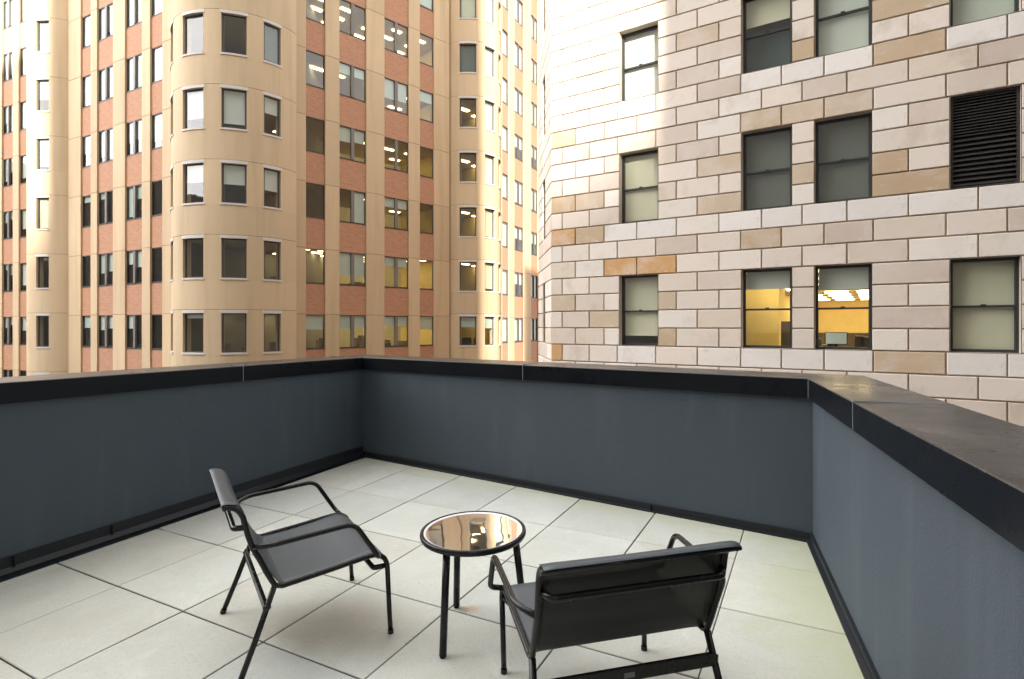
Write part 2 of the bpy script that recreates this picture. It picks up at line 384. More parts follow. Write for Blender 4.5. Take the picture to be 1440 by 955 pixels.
# blinds seen in the photograph: (face, bay, row) -> (fraction, material, fraction of the right-hand light)
BL={}
for k,v in {('f2',0):{5:(.9,'blindw'),4:(.9,'blindw'),3:(.55,'blindw'),2:(.2,'blind'),1:(0,'blind'),0:(.38,'blind')},
            ('f2',1):{5:(.95,'blindw',.8),4:(.9,'blindw',.9),3:(.8,'blindw',.9),2:(.2,'blind',0),1:(.6,'blind',.55),0:(.45,'blindw',.4)},
            ('f2',2):{5:(.9,'blindw',.9),4:(.95,'blindw',.9),3:(.6,'blindw',.55),2:(.9,'blind',.4),1:(.4,'blindw',.5),0:(.4,'blindw',0)},
            ('f2',3):{5:(.95,'blindw'),4:(.95,'blindw'),3:(.75,'blindw'),2:(0,'blind'),1:(0,'blind'),0:(0,'blind')},
            ('f3',0):{5:(.0,'blind'),0:(.42,'blind')},
            ('f3',1):{3:(.45,'blind',.4),2:(0,'blind',.96),1:(.68,'blind',.7),0:(.42,'blind',.38)},
            ('f3',2):{4:(.62,'blind',.6),0:(.33,'blind',.33),5:(0,'blind',0)},
            ('f3',3):{5:(0,'blind'),4:(.35,'blind'),0:(.45,'blindc'),6:(.9,'blind')},
            ('f1',1):{5:(.9,'blindw',.8),4:(.6,'blindw',.9),3:(.8,'blindw',.5),2:(.4,'blindw',.3),1:(.2,'blind',.4),0:(.4,'blindw',.3)},
            ('f1',2):{5:(.9,'blind'),4:(.9,'blind'),3:(.8,'blindw'),2:(.7,'blind'),1:(.8,'blindw'),0:(.5,'blindw')}}.items():
    for r,w in v.items(): BL[(k[0],k[1],r)]=w
def row_visible(px,k):
    pitch={'a':1}
    return True
NW=0
extra=[]
for fk,L in LAY.items():
    P,d,n=FACES[fk]
    for i,(a,b) in enumerate(L['pil']):
        m=MB(); u0,u1=U(fk,a),U(fk,b)
        for k in range(L['bot'],10):
            zt=head(k)+.018; zb=head(k-1)+.040
            if k==L['bot']: zb=ZBOT
            g=.93+.12*rb.random()
            m.obox(P,d,n,u0,u1,-.16,.0,zb,zt,col=(g,g*.99,g*.97),ch=.006,skip='b')
        m.obox(P,d,n,u0+.01,u1-.01,-.2,-.015,ZBOT,ZTOP,mi=1,skip='b')
        fbuild('pilaster',m,[M['conc'],M['jointc']])
    w=MB()
    for bi,(a,b,mu) in enumerate(L['bays']):
        u0,u1=U(fk,a),U(fk,b)
        for k in range(L['bot'],10):
            zb=head(k); zt=sill(k+1) if k<9 else ZTOP
            if fk!='f4': w=MB()
            if k==L['bot']:
                w.obox(P,d,n,u0,u1,-.3,-.09,ZBOT,sill(k),skip='b')
                w.obox(P,d,n,u0,u1,-.3,-.09,sill(k),zb,skip='b'); 
            w.obox(P,d,n,u0,u1,-.3,-.09,zb,zt,skip='b')
            # thin dark metal drip at sill and head
            w.obox(P,d,n,u0+.005,u1-.005,-.22,-.07,zt,zt+.035,mi=1,skip='b')
            if fk!='f4': fbuild('brick_spandrel',w,[M['brick'],M['frame']])
        for k in range(L['bot']+1,10):
            px=(a+b)/2; hy=YH-F*(head(k)-H)/line_hit(px,P,d)[1]; sy=YH-F*(sill(k)-H)/line_hit(px,P,d)[1]
            seen = sy>-6 and hy<528 and -4<px<758 and (b>0)
            q0,q1=pt(fk,u0),pt(fk,u1)
            bl=BL.get((fk,bi,k))
            if bl is None:
                if fk=='f3' or (fk=='f4'): bl=(0 if rb.random()<.8 else rb.choice([.3,.6]),'blind')
                else: bl=(rb.choice([0,.3,.5,.9]),'blindw')
                if fk=='f4': bl=(rb.choice([.95,.5,.9]),'blindw')
            area=(b-a)*(sy-hy)
            extra.append([seen,area if fk!='f4' else area*.3,dict(P0=q0,P1=q1,z0=sill(k)+.035,z1=head(k),n=n,recess=.11,mull=mu,blind=bl[0],bm=bl[1],blind2=(bl[2] if len(bl)>2 else None)),None])
    if fk=='f4': fbuild('brick_spandrel',w,[M['brick'],M['frame']])['kind']='stuff'

TOW={'t1':dict(C=(-30.1,38.7),r=2.4,win=[(49,71)],a0=-178,a1=-20),
     't2':dict(C=(-15.25,32.0),r=3.5,win=[(238.5,244.5),(257,286),(311,347),(371,395)],a0=-185,a1=-15),
     't3':dict(C=(-3.1,41.5),r=2.25,win=[(646,670),(682,696),(700.6,703.2)],a0=-170,a1=20)}
TB={('t2',1):{4:(.0,'blind'),3:(.72,'blindw'),2:(.45,'blindc'),1:(0,'blind'),0:(.12,'blindw')},
    ('t2',2):{4:(.0,'blind'),3:(.85,'blindw'),2:(.5,'blindw'),1:(0,'blind'),0:(0,'blind')},
    ('t2',3):{4:(.9,'curt'),3:(.42,'blindw'),2:(.55,'blindw'),1:(0,'blind'),0:(.0,'blind')},
    ('t1',0):{5:(.95,'blindc'),4:(.6,'blindw'),3:(.85,'blindw'),2:(.97,'blindc'),1:(0,'blind'),0:(0,'blind')},
    ('t3',0):{6:(.9,'blindc'),5:(.97,'curt'),0:(.35,'blind')},
    ('t3',1):{7:(.95,'blind'),6:(.95,'blind'),5:(.95,'blind'),4:(.95,'blind'),3:(.95,'blindw'),2:(.97,'blindc'),1:(.9,'blindc'),0:(.4,'blind')}}
for tk,T in TOW.items():
    C,r=T['C'],T['r']; a0,a1=R(T['a0']),R(T['a1'])
    wa=[]
    for (x0,x1) in T['win']:
        p,q=circ_hit(x0,C,r),circ_hit(x1,C,r)
        if x0>700: p,q=p+.02,p+.32          # the bay window that turns out of sight
        if x0<240: p,q=q-.40,q-.04
        if p<-math.pi or p>0 and C[0]<-10: pass
        if p>0: p-=2*math.pi
        if q>0 and tk!='t3': q-=2*math.pi
        wa.append((p,q))
    wa.sort()
    def cp(a,z,rr=r): return (C[0]+math.cos(a)*rr,C[1]+math.sin(a)*rr,z)
    m=MB()
    def arc(b,A0,A1,z0,z1,rr,rin=None,g=(1,1,1),mi=0,ends=True):
        nseg=max(2,int(abs(A1-A0)/R(3.2)))
        for i in range(nseg):
            s0=A0+(A1-A0)*i/nseg; s1=A0+(A1-A0)*(i+1)/nseg
            b.face([cp(s0,z0,rr),cp(s1,z0,rr),cp(s1,z1,rr),cp(s0,z1,rr)],[(s0*rr,z0),(s1*rr,z0),(s1*rr,z1),(s0*rr,z1)],g,False,mi)
            if rin:
                b.face([cp(s0,z1,rr),cp(s1,z1,rr),cp(s1,z1,rin),cp(s0,z1,rin)],None,g,False,mi)
                b.face([cp(s0,z0,rin),cp(s1,z0,rin),cp(s1,z0,rr),cp(s0,z0,rr)],None,g,False,mi)
        if rin and ends:
            b.face([cp(A0,z0,rin),cp(A0,z0,rr),cp(A0,z1,rr),cp(A0,z1,rin)],None,g,False,mi)
            b.face([cp(A1,z0,rr),cp(A1,z0,rin),cp(A1,z1,rin),cp(A1,z1,rr)],None,g,False,mi)
    kb=-2
    LH=.17    # lintel height
    for k in range(kb,10):
        g=.95+.08*rb.random(); G=(g,g,g*.99)
        z_head=head(k)+LH; z_s=sill(k+1)-.10
        if k==9: z_s=ZTOP
        if k==kb: arc(m,a0,a1,ZBOT,head(k)+LH,r,r-.45,G)
        arc(m,a0,a1,z_head+.022,z_s,r,r-.45,G)
        arc(m,a0+.01,a1-.01,z_head,z_head+.022,r-.02,None,(.3,.26,.25))
        # window zone between sill bottom and lintel top of row k+1
        if k<9:
            lo,hi=sill(k+1)-.10,head(k+1)+LH; prev=a0
            g=.95+.08*rb.random(); G=(g,g,g*.99)
            for (p,q) in wa:
                arc(m,prev,p,lo,hi,r,r-.45,G); prev=q
            arc(m,prev,a1,lo,hi,r,r-.45,G)
    fbuild('bay_wall',m,M['conc'])
    for wi,(p,q) in enumerate(wa):
        for k in range(kb+1,10):
            A,B=cp(p,0,r-.0),cp(q,0,r-.0); mid=(p+q)/2; n=(math.cos(mid),math.sin(mid))
            A,B=cp(p+.004,0,r-.14),cp(q-.004,0,r-.14)
            cx=(A[0]+B[0])/2; cy=(A[1]+B[1])/2; px=720+F*cx/cy
            hy=YH-F*(head(k)-H)/cy; sy=YH-F*(sill(k)-H)/cy
            seen=sy>-8 and hy<530
            wpx=abs(F*A[0]/A[1]-F*B[0]/B[1])
            bl=TB.get((tk,wi),{}).get(k,(0,'blind'))
            lm=MB(); pad=.06/r
            arc(lm,p-pad,q+pad,head(k),head(k)+LH-.004,r+.02,r-.4)
            sm_=MB(); arc(sm_,p-pad*.8,q+pad*.8,sill(k)-.094,sill(k),r+.035,r-.42)
            area=wpx*(sy-hy) if wi not in ((0,) if tk=='t2' else (2,) if tk=='t3' else ()) else 5
            extra.append([seen,area,dict(P0=(A[0],A[1]),P1=(B[0],B[1]),z0=sill(k),z1=head(k),n=n,recess=-.04,blind=bl[0],bm=bl[1],fw=.06),(lm,sm_)])
# nearest hundred windows are parts of their own; the slivers beyond are one part
order=sorted([e for e in extra if e[0]],key=lambda e:-e[1])
big=order[:98]; rest=[e for e in extra if not any(e is b for b in big)]
for e in big:
    o=win(beige,**e[2]); bpart(o)
    if e[3]:
        e[3][0].build('lintel',M['white'],o); e[3][1].build('sill',M['white'],o)
fr=MB(); gl=MB(); bl_=MB(); wh=MB()
def merge(dst,src,mi=0):
    k=len(dst.v); dst.v+=src.v; dst.f+=[tuple(i+k for i in f) for f in src.f]; dst.uv+=src.uv; dst.col+=src.col; dst.sm+=src.sm; dst.mi+=[mi]*len(src.f)
st=MB()
for e in rest:
    a=e[2]; P0,P1,z0,z1,n=a['P0'],a['P1'],a['z0'],a['z1'],a['n']; L=math.hypot(P1[0]-P0[0],P1[1]-P0[1]); d=((P1[0]-P0[0])/L,(P1[1]-P0[1])/L); rc=a['recess']
    t=MB(); fw=.05
    t.obox(P0,d,n,0,fw,-rc-.07,-rc,z0,z1); t.obox(P0,d,n,L-fw,L,-rc-.07,-rc,z0,z1); t.obox(P0,d,n,fw,L-fw,-rc-.07,-rc-.002,z1-fw,z1); t.obox(P0,d,n,fw,L-fw,-rc-.07,-rc-.002,z0,z0+fw)
    if a.get('mull'): t.obox(P0,d,n,L/2-.06,L/2+.06,-rc-.07,-rc+.06,z0+fw,z1-fw)
    merge(st,t,0)
    def q(u,w,z): return (P0[0]+d[0]*u+n[0]*w,P0[1]+d[1]*u+n[1]*w,z)
    t=MB(); t.face([q(fw,-rc-.04,z0),q(L-fw,-rc-.04,z0),q(L-fw,-rc-.04,z1),q(fw,-rc-.04,z1)]); merge(st,t,1)
    if a['blind']>0:
        t=MB(); zb=z1-(z1-z0)*a['blind']; t.face([q(fw,-rc-.12,zb),q(L-fw,-rc-.12,zb),q(L-fw,-rc-.12,z1),q(fw,-rc-.12,z1)]); merge(st,t,2)
    if e[3]: merge(st,e[3][0],3); merge(st,e[3][1],3)
o=fbuild('window',st,[M['frame'],M['glass'],M['blindw'],M['white']]); o['kind']='stuff'

# interiors: floor plates, back walls, ceiling lamps
f3,f2=FACES['f3'],FACES['f2']
def ins(fk,px,w): 
    q=pt(fk,U(fk,px)); n=FACES[fk][2]; return (q[0]-n[0]*w,q[1]-n[1]*w)
front=[ins('f1',-60,.35),ins('f1',40,.35),(-32.0,39.2),(-31.0,37.3),(-29.6,36.9),ins('f2',100,.4),ins('f2',236,.4),(-17.8,30.6),(-16.6,29.25),(-15.2,28.9),(-13.6,29.4),(-12.4,30.6),ins('f3',410,.4),ins('f3',628,.4),(-4.6,40.4),(-3.6,39.75),(-2.3,39.85),(-1.4,40.7),(-1.2,42),ins('f4',706,.4),ins('f4',790,.4)]
off=[(2,8)]*5+[(3,7)]*3+[(0,8)]*4+[(-3.7,3.7)]*4+[(-6,5)]*5
rear=[(p[0]+o_[0],p[1]+o_[1]) for p,o_ in zip(front,off)]
sl=MB()
for k in range(-2,11):
    zc=head(k)+.12; zf=sill(k+1)-.95     # ceiling of storey k, floor of storey k+1
    for i in range(len(front)-1):
        a,b,c,d_=front[i],front[i+1],rear[i+1],rear[i]
        sl.face([(*a,zc),(*d_,zc),(*c,zc),(*b,zc)],mi=0)
        sl.face([(*a,zf),(*b,zf),(*c,zf),(*d_,zf)],mi=1)
        sl.face([(*a,zc),(*b,zc),(*b,zf),(*a,zf)],mi=1)
fbuild('floor_slab',sl,[M['ceil'],M['ifloor']])
iw=MB()
for k in range(-1,11):
    z0_,z1_=sill(k)-.95,head(k)+.12
    for i in range(len(rear)-1):
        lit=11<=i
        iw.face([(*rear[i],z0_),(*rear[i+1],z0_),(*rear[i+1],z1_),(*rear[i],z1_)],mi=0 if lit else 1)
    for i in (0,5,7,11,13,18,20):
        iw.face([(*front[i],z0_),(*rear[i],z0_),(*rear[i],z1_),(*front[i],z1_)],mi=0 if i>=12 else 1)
    # desks and partitions by the windows
    for j in range(10):
        u=rb.uniform(U('f3',425),U('f3',618)); P,d,n=FACES['f3']; dp=rb.uniform(1.0,3.2); h=rb.uniform(.9,1.75) if k==0 else rb.uniform(.8,1.3); ww=rb.uniform(.3,1.1)
        iw.obox(P,d,n,u,u+ww,-dp-.5,-dp,z0_,z0_+h,mi=2)
        u=rb.uniform(U('f2',115),U('f2',225)); P,d,n=FACES['f2']
        iw.obox(P,d,n,u,u+ww,-dp-.5,-dp,z0_,z0_+h*.9,mi=2)
    for (x,y) in ((-16,31),(-14.4,31.2),(-13.2,32),(-3.4,41.3),(-2.4,41.6),(-30,38.3)):
        iw.box(x-.4,x+.4,y-.3,y+.3,z0_,z0_+rb.uniform(.9,1.5),mi=2)
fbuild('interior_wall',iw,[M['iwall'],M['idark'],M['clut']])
rf=MB(); rf.face([(*p,ZTOP+.01) for p in front]+[(*p,ZTOP+.01) for p in reversed(rear)]); 
for i in range(len(rear)-1): rf.face([(*rear[i],ZBOT),(*rear[i+1],ZBOT),(*rear[i+1],ZTOP),(*rear[i],ZTOP)])
fbuild('roof',rf,M['far'])
lampme=None
P,d,n=FACES['f3']
def lamp(x,y,z,ang,parent,px=True,sx=1.15,sy=.28):
    global lampme
    if lampme is None:
        b=MB(); b.box(-.6,.6,-.14,.14,-.02,.02); lampme=b.build('ceiling_lamp',M['lamp'],None).data
        bpy.data.objects.remove(bpy.data.objects['ceiling_lamp'])
    o=bpy.data.objects.new('ceiling_lamp',lampme); COL.objects.link(o); o.parent=parent; o.location=(x,y,z); o.rotation_euler=(0,0,ang); o.scale=(sx/1.2,sy/.28,1)
    return o
ang3=math.atan2(d[1],d[0])
for k in range(0,7):
    for u in (U('f3',436),U('f3',470),U('f3',500),U('f3',545),U('f3',572),U('f3',604)):
        for dp in ((1.2,2.4,3.6,4.6) if k in (0,1,5) else (2.2+.25*(k%2),4.3)):
            if k not in (0,1,5) and rb.random()<.28: continue
            x,y=P[0]+d[0]*u-n[0]*dp,P[1]+d[1]*u-n[1]*dp
            bpart(lamp(x,y,head(k)+.09,ang3,beige,True,rb.uniform(.55,1.1),.24))
for k in range(0,6):
    for (x,y) in ((-3.6,41.6),(-2.6,43.2)): bpart(lamp(x,y,head(k)+.09,ang3,beige,True,1.0,.3))
for (x,y,k) in ((-15.9,32.8,0),(-14.0,33.6,0),(-30.2,39.6,0)): bpart(lamp(x,y,head(k)+.09,ang3,beige,True,.7,.22))

# ------------------------------------------------------------------ the pale ashlar building
CH=ST/7
stone=tag(empty('stone_building',(6,16,ZBOT)),'pale sandstone building of large blocks with dark framed windows in the right half','building')
from mathutils import Matrix
def spart(o): o.matrix_parent_inverse=Matrix.Translation((-6,-16,-ZBOT)); return o
sY=ST*F/(25.44*7); SP=((925-720)/F*sY,sY); sd=nrm((-517-720,F)); sd=(-sd[0],-sd[1]); sn=(sd[1],-sd[0])
if sn[0]*SP[0]+sn[1]*SP[1]>0: sn=(-sn[0],-sn[1])
def SU(px): q=line_hit(px,SP,sd); return (q[0]-SP[0])*sd[0]+(q[1]-SP[1])*sd[1]
ZS=H-(487-YH)*sY/F                    # bottom of course 0
A=[775,790.5,828.5,868,922,980.5,1041.6,1098.8,1158.9,1228,1330.5,1417]
B=[775,809,849.4,895.4,951,1011,1071,1128,1191,1277.7,1376]
uA=[SU(x) for x in A]; uB=[SU(x) for x in B]
while uA[-1]<15: uA.append(uA[-1]+.98)
while uB[-1]<15: uB.append(uB[-1]+.98)
UEND=15.2
Wn=[(SU(871),SU(925)),(SU(1043),SU(1113.2)),(SU(1145.8),SU(1225.6)),(SU(1336.5),SU(1436)),(SU(1436)+1.0,SU(1436)+2.2),(SU(1436)+4.2,SU(1436)+5.4)]
rs=random.Random(11)
PAL=[(.66,.565,.475),(.71,.63,.55),(.69,.605,.52),(.75,.685,.61),(.66,.57,.475),(.73,.65,.57),(.63,.54,.46),(.76,.705,.64),(.70,.62,.545)]
TAN=[(.53,.40,.27),(.55,.44,.32),(.50,.37,.24)]; ORG=[(.56,.32,.13),(.52,.29,.12)]
# stones that stand out: (course, column px inside the stone) -> colour
SPEC={}
for c,px,t in ((11,1070,0),(11,1130,1),(11,1190,1),(9,1010,1),(4,880,3),(4,915,3),(6,780,3),(6,820,2),(13,1290,0),(17,1300,0),(18,1260,1),(7,1290,2),(16,965,1),(13,1000,4),(10,960,4),(7,1010,1),(-1,1290,0),(-1,785,3),(0,935,2),(2,790,1),(1,860,1),(12,1400,4),(17,1410,2),(15,1240,1),(2,935,1),(8,1130,1),(5,1180,4),(15,1300,0),(5,950,4),(19,950,1),(8,785,2),(8,820,1),(1,1250,4),(14,935,4)):
    SPEC.setdefault(c,[]).append((SU(px),t))
blk=MB(); JG=.0175
def stone_block(u0,u1,c,w0=.0,tone=None):
    if u1-u0<.05: return
    um=(u0+u1)/2
    x=rs.random(); col=rs.choice(PAL)
    if x>.975: col=rs.choice(TAN)
    for us,t in SPEC.get(c,[]):
        if u0<=us<=u1: col=[TAN[0],TAN[1],TAN[2],ORG[0],(.57,.48,.41)][t]
    if c%7==6 and col not in TAN and any(a-.35<um<b+.35 for a,b in Wn): col=(.76,.72,.68)
    j=.95+.09*rs.random(); col=tuple(v*j for v in col)
    z0=ZS+c*CH
    blk.obox(SP,sd,sn,u0+JG*(u0>-1e9),u1-JG,-.055,.0+rs.uniform(-.003,.003),z0+JG,z0+CH-JG,col=col,ch=.011,skip='b')
CMIN,CMAX=-12,34
ustart=SU(775)
for c in range(CMIN,CMAX):
    J=(uB if c%2==0 else uA)[:]
    J=[u for u in J if u<UEND]+[UEND]
    r7=c%7
    cuts=Wn if r7<4 else []
    if cuts:
        segs=[]; 
        spans=[(ustart,cuts[0][0])]+[(cuts[i][1],cuts[i+1][0]) for i in range(len(cuts)-1)]+[(cuts[-1][1],UEND)]
        for s0,s1 in spans:
            ins_=[u for u in J if s0+.16<u<s1-.16]
            if s0==Wn[1][1]: ins_=[]
            e=[s0]+ins_+[s1]; segs+=list(zip(e,e[1:]))
    else:
        e=[ustart]+[u for u in J if u>ustart+.1]; segs=list(zip(e,e[1:]))
        if r7==6:   # the sill course keeps long pale stones under each opening
            pass
    for s0,s1 in segs: stone_block(s0,s1,c)
spart(blk.build('stone_cladding',M['stone'],stone))
# backing wall, pierced for the windows
bk=MB(); RD=.24
zlo,zhi=ZBOT,ZS+CMAX*CH
rows=[]
for r in range(-2,5):
    rows.append((ZS+(7*r)*CH,ZS+(7*r+4)*CH))
rows=[q for q in rows if q[1]<zhi]
def bq(u,w,z): return (SP[0]+sd[0]*u+sn[0]*w,SP[1]+sd[1]*u+sn[1]*w,z)
def wallrect(u0,u1,z0,z1): bk.face([bq(u0,-.052,z0),bq(u1,-.052,z0),bq(u1,-.052,z1),bq(u0,-.052,z1)],[(u0,z0),(u1,z0),(u1,z1),(u0,z1)],mi=0)
zprev=zlo
for (a,b) in rows:
    wallrect(ustart,UEND,zprev,a); zprev=b
    us=ustart
    for (w0,w1) in Wn: wallrect(us,w0,a,b); us=w1
    wallrect(us,UEND,a,b)
    for (w0,w1) in Wn:      # reveals, head and sill
        cc=(.56,.48,.40)
        for quad in ([(w0,0,a),(w0,-RD-.1,a),(w0,-RD-.1,b),(w0,0,b)],[(w1,-RD-.1,a),(w1,0,a),(w1,0,b),(w1,-RD-.1,b)],
                     [(w0,0,b),(w0,-RD-.1,b),(w1,-RD-.1,b),(w1,0,b)],[(w0,-RD-.1,a),(w0,0.0,a),(w1,0.0,a),(w1,-RD-.1,a)]):
            bk.face([bq(*t) for t in quad],[(t[0]+t[1],t[2]) for t in quad],cc,mi=1)
wallrect(ustart,UEND,zprev,zhi)
spart(bk.build('wall',[M['joint'],M['stone']],stone))
# the splayed corner at its left end
Pc=bq(ustart,0,0); cd=nrm((665-720,F)); cn=(-cd[1],cd[0])
if cn[0]*Pc[0]+cn[1]*Pc[1]>0: cn=(-cn[0],-cn[1])
cE=line_hit(757,(Pc[0],Pc[1]),cd); CL=math.hypot(cE[0]-Pc[0],cE[1]-Pc[1])
cb=MB()
wU=( (lambda q: math.hypot(q[0]-Pc[0],q[1]-Pc[1]))(line_hit(766.5,(Pc[0],Pc[1]),cd)), (lambda q: math.hypot(q[0]-Pc[0],q[1]-Pc[1]))(line_hit(763,(Pc[0],Pc[1]),cd)))
for c in range(CMIN,CMAX):
    z0=ZS+c*CH
    e=[.0,CL*.30,CL] if c%2 else [0,CL*.62,CL]
    if c%7<4: e=[0,wU[0]]; e2=[wU[1],CL]
    else: e2=None
    for ee in ([e] if e2 is None else [e,e2]):
        for s0,s1 in zip(ee,ee[1:]):
            col=rs.choice(PAL); cb.obox((Pc[0],Pc[1]),cd,cn,s0+.014,s1-.014,-.055,0,z0+JG,z0+CH-JG,col=col,ch=.011,skip='b')
spart(cb.build('corner_stone_cladding',M['stone'],stone))
cw=MB()
cw.obox((Pc[0],Pc[1]),cd,cn,0,wU[0],-.3,-.052,ZBOT,zhi); cw.obox((Pc[0],Pc[1]),cd,cn,wU[1],CL,-.3,-.052,ZBOT,zhi)
zp=ZBOT
for (a,b) in rows:
    cw.obox((Pc[0],Pc[1]),cd,cn,wU[0],wU[1],-.3,-.053,zp,a); zp=b
cw.obox((Pc[0],Pc[1]),cd,cn,wU[0],wU[1],-.3,-.053,zp,zhi)
# far side and back so that light cannot leak in
e1=(Pc[0]+cd[0]*CL,Pc[1]+cd[1]*CL); e2=(e1[0]+12,e1[1]+22); e3=bq(UEND,-27,0); e4=bq(UEND,0,0)
for p,q in ((e1,e2),(e2,(e3[0],e3[1])),((e3[0],e3[1]),(e4[0],e4[1]))):
    cw.face([(p[0],p[1],ZBOT),(q[0],q[1],ZBOT),(q[0],q[1],zhi),(p[0],p[1],zhi)])
cw.face([(Pc[0],Pc[1],zhi),(e4[0],e4[1],zhi),(e3[0],e3[1],zhi),(e2[0],e2[1],zhi),(e1[0],e1[1],zhi)])
spart(cw.build('side_wall',M['joint'],stone))
for (a,b) in rows[2:5]:
    q0=(Pc[0]+cd[0]*wU[0],Pc[1]+cd[1]*wU[0]); q1=(Pc[0]+cd[0]*wU[1],Pc[1]+cd[1]*wU[1])
    spart(win(stone,q0,q1,a,b,cn,recess=.08,rail=True,blind=.95,bm='blindc',fm='frame2',gm='glass2',fw=.03))
# sash windows: (window, row) -> blind
SB_={(0,2):(.97,'blindw'),(1,2):(.36,'blindc'),(2,2):(.98,'blind'),(3,2):(.98,'blind'),
     (0,1):(.97,'blindc'),(1,1):(.97,'curt'),(2,1):(.97,'curt'),
     (0,0):(.85,'blindc'),(1,0):(.24,'blind'),(2,0):(.27,'blind'),(3,0):(.98,'blindc')}
for r in range(-1,5):
    a,b=ZS+7*r*CH,ZS+(7*r+4)*CH
    if b>zhi: break
    for wi,(w0,w1) in enumerate(Wn):
        if r==1 and wi==3: continue
        if not(0<=r<=2) or wi>3:
            if wi>3 and r not in (0,1,2): continue
        bl=SB_.get((wi,r),(.6,'blind'))
        q0,q1=bq(w0,0,0),bq(w1,0,0)
        o=win(stone,(q0[0],q0[1]),(q1[0],q1[1]),a,b,sn,recess=RD-.02,rail=True,blind=bl[0],bm=bl[1],fm='frame2',gm='glass2',fw=.065,fd=.09)
        spart(o)
        if (wi,r) in ((1,1),(2,1)):      # pale strip of the vertical muntin seen through the shade
            t=MB(); L=w1-w0; t.obox((q0[0],q0[1]),sd,sn,L*.53,L*.53+.03,-RD-.13,-RD-.115,a+.06,b-.06); t.build('muntin',M['mull'],o)
        if (wi,r)==(1,2):
            t=MB(); t.face([bq(w0,-RD-.5,a),bq(w1,-RD-.5,a),bq(w1,-RD-.5,b),bq(w0,-RD-.5,b)]); t.build('curtain',M['teal'],o)
# louvred vent in the right-hand opening of the middle row
a,b=ZS+7*CH,ZS+11*CH; w0,w1=Wn[3]
lv=MB()
for s0,s1,z0,z1 in ((w0,w0+.06,a,b),(w1-.06,w1,a,b),(w0+.06,w1-.06,b-.06,b),(w0+.06,w1-.06,a,a+.05)): lv.obox(SP,sd,sn,s0,s1,-.22,-.09,z0,z1)
vent=spart(lv.build('louvred_vent',M['louv'],stone)); vent['label']='black louvred vent in place of a window'
sl_=MB(); z=a+.07
while z<b-.09:
    step=.115 if z<a+1.2 else .07
    th=.02
    u0,u1=w0+.06,w1-.06
    sl_.face([bq(u0,-.10,z),bq(u1,-.10,z),bq(u1,-.19,z+step*.75),bq(u0,-.19,z+step*.75)])
    sl_.face([bq(u0,-.10,z),bq(u0,-.10,z+th),bq(u1,-.10,z+th),bq(u1,-.10,z)])
    sl_.face([bq(u0,-.10,z+th),bq(u0,-.19,z+step*.75+th),bq(u1,-.19,z+step*.75+th),bq(u1,-.10,z+th)])
    z+=step
sl_.build('louvre_blades',M['louv'],vent)
vb=MB(); vb.obox(SP,sd,sn,w0,w1,-.30,-.24,a,b); vb.build('backing',M['void'],vent)
# rooms
ir=MB()
for r in range(-1,5):
    a,b=ZS+7*r*CH,ZS+(7*r+4)*CH; zc=b+(.07 if r==0 else .15); zf=a-.75; dp=25.0
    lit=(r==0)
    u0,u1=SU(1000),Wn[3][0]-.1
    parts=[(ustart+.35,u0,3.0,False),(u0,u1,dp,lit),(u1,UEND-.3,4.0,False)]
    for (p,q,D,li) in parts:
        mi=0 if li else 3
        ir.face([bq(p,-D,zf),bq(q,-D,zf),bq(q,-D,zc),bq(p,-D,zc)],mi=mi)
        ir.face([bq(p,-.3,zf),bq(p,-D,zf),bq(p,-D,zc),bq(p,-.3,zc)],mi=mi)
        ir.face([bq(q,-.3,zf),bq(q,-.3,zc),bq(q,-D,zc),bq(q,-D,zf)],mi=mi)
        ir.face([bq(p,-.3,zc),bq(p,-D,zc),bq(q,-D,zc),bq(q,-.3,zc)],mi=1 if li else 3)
        ir.face([bq(p,-.3,zf),bq(q,-.3,zf),bq(q,-D,zf),bq(p,-D,zf)],mi=2)
    if lit:
        ir.obox(SP,sd,sn,Wn[1][0]-.7,Wn[1][0]+.55,-4.4,-3.0,zf,zc,mi=0)         # column by the left room
        ir.obox(SP,sd,sn,Wn[1][0]+3.6,Wn[1][0]+4.1,-9.2,-8.6,zf,zc,mi=3)
        ir.obox(SP,sd,sn,Wn[1][0]+.7,Wn[1][0]+1.55,-2.4,-2.3,zf,zf+1.5,mi=4)
        ir.obox(SP,sd,sn,Wn[2][0]+.8,Wn[2][1]+2,-3.6,-3.5,zf,zf+1.15,mi=4)
        ir.obox(SP,sd,sn,Wn[2][0]-1,Wn[2][1]+6,-8.1,-8,zf,zf+1.1,mi=4)
        for j in range(7):
            u=Wn[2][0]+rs.uniform(-.3,1.6); ir.obox(SP,sd,sn,u,u+rs.uniform(.1,.35),-1.6-rs.random(),-1.3,zf+.6,zf+rs.uniform(.8,1.1),mi=4)
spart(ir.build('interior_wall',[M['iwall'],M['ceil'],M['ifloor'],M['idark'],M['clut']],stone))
angs=math.atan2(sd[1],sd[0]); a,b=ZS,ZS+4*CH
for D in (2,5,8,11,14,17,20,23):
    for uu in (SU(1060),SU(1110)+.4,SU(1190)+.4,SU(1250)+1.2):
        q=bq(uu,-D,0); lo_=spart(lamp(q[0],q[1],b+.02,angs,stone,True,.95,.42)); lo_.material_slots[0].link='OBJECT'; lo_.material_slots[0].material=M['lamp2']
q=bq(SU(1380),-1.6,0); 
